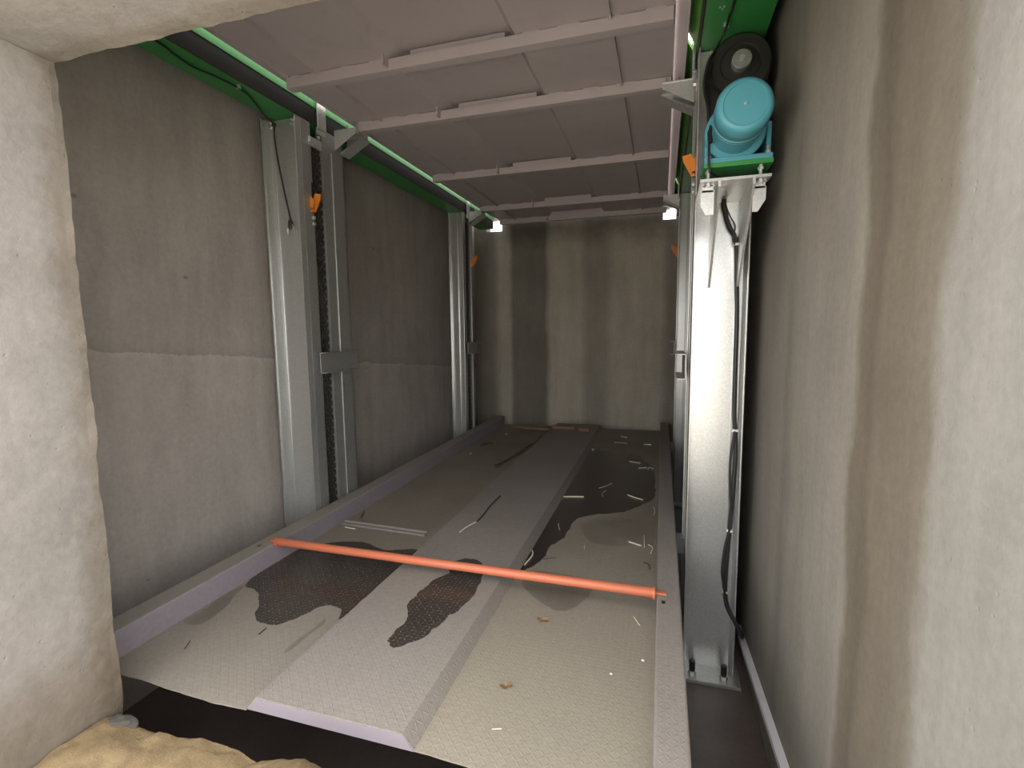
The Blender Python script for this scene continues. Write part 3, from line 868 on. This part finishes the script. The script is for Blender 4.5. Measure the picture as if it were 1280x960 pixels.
# ------------------------------------------------------------------ cables
c = thing('cable', 'thin black cable with bare plug hanging down the front left post', 'cable', (-2.43, 2.84, 2.0))
bm = B(); tube(bm, [(-2.35, 1.35, 2.745), (-2.352, 1.924, 2.745), (-2.379, 2.059, 2.747), (-2.40, 2.187, 2.747), (-2.372, 2.31, 2.747), (-2.351, 2.44, 2.742), (-2.382, 2.554, 2.747), (-2.46, 2.72, 2.745), (-2.49, 2.80, 2.74), (-2.461, 2.83, 2.701), (-2.479, 2.85, 2.638), (-2.471, 2.86, 2.485), (-2.435, 2.862, 2.277), (-2.397, 2.865, 2.088)], 0.0055, 8)
obj('wire', bm, 'black', c, smooth=True)
bm = B(); lathe(bm, [(0.012, 2.035), (0.016, 2.045), (0.016, 2.085), (0.009, 2.095)], (-2.40, 2.862), 2, 12); obj('plug', bm, 'blackiron', c, smooth=True)
bm = B(); tube(bm, [(-2.40, 2.86, 2.06), (-2.42, 2.855, 2.04), (-2.425, 2.86, 2.01), (-2.41, 2.86, 1.995)], 0.006, 8)
tube(bm, [(-2.39, 2.86, 2.07), (-2.378, 2.858, 2.05), (-2.385, 2.86, 2.03)], 0.004, 8)
obj('wire_end', bm, 'galv_dull', c, smooth=True)
bm = B(); lathe(bm, [(0.013, 2.69), (0.013, 2.71)], (-2.463, 2.832), 2, 12); obj('tie', bm, 'black', c)

c = thing('cable', 'thick black power cable tied down the face of the right post', 'cable', (0.38, 2.86, -0.3))
main = [(0.285, 2.80, 2.02), (0.292, 2.84, 1.96), (0.318, 2.855, 1.87), (0.356, 2.862, 1.79), (0.366, 2.864, 1.60), (0.374, 2.864, 1.388), (0.376, 2.864, 1.1), (0.380, 2.864, 0.876), (0.392, 2.862, 0.70), (0.385, 2.862, 0.42), (0.372, 2.862, 0.157), (0.366, 2.862, 0.0), (0.365, 2.855, -0.12), (0.380, 2.84, -0.20), (0.425, 2.815, -0.28), (0.455, 2.83, -0.35), (0.478, 3.0, -0.43), (0.478, 3.15, -0.475)]
bm = B(); tube(bm, main, 0.0115, 10); obj('wire', bm, 'black', c, smooth=True)
bm = B(); tube(bm, [(0.383, 2.85, 0.80), (0.365, 2.845, 0.62), (0.372, 2.845, 0.44), (0.383, 2.85, 0.30), (0.355, 2.845, 0.15), (0.345, 2.845, 0.02), (0.352, 2.845, -0.05), (0.365, 2.845, -0.14)], 0.007, 8); obj('wire', bm, 'black', c, smooth=True)
bm = B(); tube(bm, [(0.292, 2.84, 1.985), (0.318, 2.84, 1.92), (0.345, 2.84, 1.865), (0.338, 2.845, 1.80), (0.352, 2.85, 1.77)], 0.004, 8); obj('wire', bm, 'black', c, smooth=True)
for z, x, m in ((1.775, 0.358, 'stone'), (0.80, 0.385, 'stone'), (0.24, 0.377, 'stone'), (-0.115, 0.365, 'tie')):
    bm = B(); lathe(bm, [(0.0165, z - 0.006), (0.0165, z + 0.006)], (x, 2.86), 2, 16)
    k = obj('cable_tie', bm, m, c)
bm = B(); tube(bm, [(0.362, 2.848, 1.778), (0.38, 2.84, 1.80), (0.385, 2.838, 1.812)], 0.0025, 6); obj('tie_end', bm, 'stone', c)

c = thing('cable', 'bundle of black cables running past the motor from the green beam', 'cable', (0.2, 2.6, 2.05))
bm = B(); tube(bm, [(0.27, 1.9, 2.745), (0.268, 2.491, 2.745), (0.26, 2.592, 2.745), (0.255, 2.665, 2.735), (0.237, 2.69, 2.70), (0.20, 2.68, 2.63), (0.178, 2.67, 2.55), (0.174, 2.66, 2.47), (0.178, 2.58, 2.37), (0.176, 2.50, 2.27), (0.180, 2.452, 2.15), (0.183, 2.445, 2.05), (0.20, 2.47, 2.03), (0.27, 2.6, 2.025), (0.285, 2.80, 2.02)], 0.0055, 8)
obj('wire', bm, 'black', c, smooth=True)
bm = B(); tube(bm, [(0.21, 2.68, 2.64), (0.185, 2.66, 2.60), (0.168, 2.64, 2.52), (0.166, 2.62, 2.45), (0.178, 2.56, 2.36), (0.184, 2.49, 2.27), (0.187, 2.455, 2.16)], 0.008, 8); obj('wire', bm, 'black', c, smooth=True)
bm = B(); tube(bm, [(0.20, 2.69, 2.60), (0.186, 2.67, 2.52), (0.186, 2.64, 2.44), (0.184, 2.56, 2.36)], 0.009, 8); obj('wire', bm, 'black', c, smooth=True)

# white conduit along the foot of the right wall
a = Vector((0.486, 3.16, -0.492)); b = Vector((0.486, 1.55, -0.292))
bm = B()
prism(bm, [(a.y, a.z - 0.019), (a.y, a.z + 0.019), (b.y, b.z + 0.019), (b.y, b.z - 0.019)], 0, 0.472, 0.4995)
cd = thing('cable_conduit', 'white plastic cable conduit sloping along the foot of the right wall', 'conduit', (0.486, 2.35, -0.4))
obj('trunking', bm, 'pvc', cd)
bm = B(); prism(bm, [(a.y, a.z - 0.012), (a.y, a.z + 0.014), (b.y, b.z + 0.014), (b.y, b.z - 0.012)], 0, 0.468, 0.472); obj('cover_strip', bm, 'pvc', cd)

# ------------------------------------------------------------------ loose things on the platform
st = thing('steel_strip', 'flat grey steel strip lying on the left plate behind the orange bar', 'metal bar', (-1.80, 2.885, 0.0))
bm = B()
prism(bm, [(-2.13, 2.88), (-1.475, 2.85), (-1.473, 2.885), (-2.128, 2.916)], 2, 0.0005, 0.012)
obj('strip', bm, 'hump', st)
bm = B(); prism(bm, [(-2.128, 2.910), (-1.473, 2.879), (-1.473, 2.885), (-2.128, 2.916)], 2, 0.012, 0.024); obj('upturned_edge', bm, 'hump', st)

def plank(pts, r, label):
    bm = B(); tube(bm, pts, r, 7, 4)
    for v in bm.verts:
        v.co += noise.noise_vector(v.co * 18) * 0.006
    return tag(obj('wooden_stick', bm, 'wood', loc=pts[0], smooth=True), label, 'wood')
plank([(-1.95, 6.46, 0.022), (-1.75, 6.40, 0.024), (-1.50, 6.36, 0.024), (-1.40, 6.35, 0.03)], 0.022, 'weathered brown stick lying at the far left end of the platform')
bm = B(); box(bm, -1.36, -1.06, 6.30, 6.36, 0.0505, 0.09, 0.008)
for v in bm.verts: v.co += noise.noise_vector(v.co * 9) * 0.008
tag(obj('timber_offcut', bm, 'wood', loc=(-1.2, 6.33, 0.05)), 'brown timber offcut on the far end of the raised centre strip', 'wood')
bm = B(); box(bm, -1.00, -0.86, 6.22, 6.30, 0.0505, 0.10, 0.015)
for v in bm.verts: v.co += noise.noise_vector(v.co * 12) * 0.010
tag(obj('timber_offcut', bm, 'wood', loc=(-0.93, 6.26, 0.05)), 'short stubby timber block beside the longer offcut at far end', 'wood')

def stem(name, label, pts, r, mat, cat, z=0.0, taper=None, group=None):
    P = [(p[0], p[1], z + r + 0.0024 + (0.004 if 0 < i < len(pts) - 1 else 0)) for i, p in enumerate(pts)]
    bm = B(); tube(bm, P, r, 6, 4, taper)
    return tag(obj(name, bm, mat, loc=P[0], smooth=True), label, cat, group)
G = 'straw bits scattered on the platform'
S_ = [
 ('longest white straw lying straight across left side of the dark pool', [(-0.735, 3.839), (-0.578, 3.878)], 0.006),
 ('pale bent straw in the pool towards the right rail', [(-0.241, 4.018), (-0.19, 3.96), (-0.119, 3.928)], 0.0045),
 ('thin curved straw in the middle of the dark pool', [(-0.49, 4.137), (-0.44, 4.19), (-0.394, 4.305)], 0.0025),
 ('tiny hooked straw just below the curved one in the pool', [(-0.431, 3.926), (-0.445, 4.0), (-0.425, 4.09)], 0.002),
 ('thin straw near the far bend of the pool', [(-0.292, 5.071), (-0.24, 5.03), (-0.184, 5.034)], 0.004),
 ('light straw touching the far right edge of the pool', [(-0.192, 4.846), (-0.115, 4.883)], 0.004),
 ('crooked straw tip next to the right rail at the far pool edge', [(-0.106, 4.826), (-0.09, 4.88), (-0.053, 4.85)], 0.004),
 ('straw on the far damp band close to the right rail', [(-0.18, 5.863), (-0.096, 5.875)], 0.006),
 ('farthest straw near the back edge of the right plate', [(-0.466, 6.247), (-0.391, 6.196)], 0.006),
 ('thin straw on the far damp band mid plate', [(-0.518, 5.911), (-0.371, 5.894)], 0.003),
 ('short straw in the narrow near tail of the dark pool', [(-0.664, 3.29), (-0.655, 3.24), (-0.634, 3.178)], 0.0025),
 ('short thick white straw in front of the pool near right rail', [(-0.176, 3.104), (-0.098, 3.065)], 0.005),
 ('straw lying lengthwise beside the thick white one', [(-0.086, 3.237), (-0.078, 3.051)], 0.003),
 ('curled straw hugging the right rail in front of the pool', [(-0.056, 3.094), (-0.03, 3.05), (-0.039, 2.97)], 0.003),
 ('curved white straw at the near tip of the dark pool', [(-0.733, 2.82), (-0.715, 2.75), (-0.73, 2.631)], 0.0045),
 ('straw standing along the right rail beside the grey damp stain', [(-0.040, 3.795), (-0.025, 3.70), (-0.032, 3.622)], 0.0025),
 ('tiny pale straw in the middle of the dry dust before the pool', [(-0.44, 2.988), (-0.431, 2.929)], 0.002),
 ('small straw on the sandy front corner of the right plate', [(-0.526, 1.461), (-0.494, 1.472)], 0.0018),
 ('pale straw end under the right end of the orange bar', [(-0.10, 2.27), (-0.085, 2.23), (-0.07, 2.205)], 0.0025),
 ('short white straw next to the flat steel strip', [(-2.07, 2.835), (-1.985, 2.826)], 0.004),
]
for lab, pts, r in S_:
    stem('straw', lab, pts, r, 'straw', 'straw', group=G)
stem('twig', 'thin dark twig on the raised centre strip', [(-1.191, 3.59), (-1.19, 3.332), (-1.178, 3.185), (-1.18, 3.046)], 0.005, 'twig', 'twig', 0.05)
stem('straw', 'pale forked straw at the near end of the twig on the centre strip', [(-1.18, 3.04), (-1.208, 2.932), (-1.221, 2.85)], 0.005, 'straw', 'straw', 0.05, group=G)
stem('twig', 'small dark twig against the left rail behind the steel strip', [(-2.119, 3.136), (-2.09, 3.08), (-2.073, 3.026)], 0.004, 'twig', 'twig')
stem('twig', 'dark curved twig by the right rail just behind the bar', [(-0.075, 2.84), (-0.05, 2.82), (-0.041, 2.77)], 0.004, 'twig', 'twig')
stem('twig', 'little dark twig in front of the speckled wet patch', [(-1.709, 1.725), (-1.705, 1.677)], 0.0025, 'twig', 'twig')
stem('twig', 'thin twig at the near tip of the dry dust by the dark pool', [(-0.646, 2.732), (-0.61, 2.745), (-0.575, 2.773)], 0.002, 'twig', 'twig')
stem('twig', 'short dark twig on the far left plate', [(-1.995, 5.345), (-1.96, 5.44), (-1.90, 5.50)], 0.009, 'twig', 'twig')
stem('twig', 'rough dark twig lying in the far trickle', [(-1.58, 4.60), (-1.53, 4.72), (-1.51, 4.95), (-1.48, 5.25), (-1.45, 5.6)], 0.0035, 'twig', 'twig', taper=0.002)
stem('twig', 'faint thin twig on the dusty left front corner', [(-1.964, 1.556), (-1.945, 1.53), (-1.933, 1.504)], 0.0018, 'twig', 'twig')
for lab, x, y, z, r in (('white pebble on the far left plate near the stick', -1.902, 6.022, 0, 0.014), ('white pebble midway along the left plate', -1.98, 4.968, 0, 0.010),
                        ('white pebble at the far corner of the dark pool', -0.715, 5.482, 0, 0.010), ('tiny white crumb near the right rail at the front', -0.048, 1.962, 0, 0.005), ('tiny white crumb on the sandy right front plate', -0.165, 1.847, 0, 0.004)):
    bm = B(); bmesh.ops.create_icosphere(bm, subdivisions=2, radius=r)
    for v in bm.verts:
        v.co = Vector((v.co.x * 1.3, v.co.y, v.co.z * 0.7)) + noise.noise_vector(v.co * 60) * r * 0.25
        v.co += Vector((x, y, z + r * 0.7 + 0.002))
    tag(obj('pebble', bm, 'stone', loc=(x, y, z), smooth=True), lab, 'pebble')
def leaf(label, x, y, r, ang):
    bm = B(); n = 14
    vs = []
    for k in range(n):
        a = 2 * math.pi * k / n
        rr = r * (0.75 + 0.35 * math.cos(2 * a) + 0.18 * math.sin(5 * a))
        px, py = rr * math.cos(a + ang), rr * math.sin(a + ang)
        vs.append((x + px, y + py, 0.004 + 0.012 * abs(math.sin(a * 1.5)) * (r / 0.03)))
    for dz in (0.0, 0.0015):
        cv = bm.verts.new((x, y, 0.003 + dz))
        ring = [bm.verts.new((p[0], p[1], p[2] + dz)) for p in vs]
        for k in range(n):
            bm.faces.new((cv, ring[k], ring[(k + 1) % n]))
    return tag(obj('dry_leaf', bm, 'leaf', loc=(x, y, 0.0)), label, 'leaf')
leaf('curled brown leaf on the sandy right front plate', -0.539, 1.667, 0.022, 0.6)
leaf('flat grey brown leaf between the bar and the curled leaf', -0.503, 2.125, 0.026, 0.1)
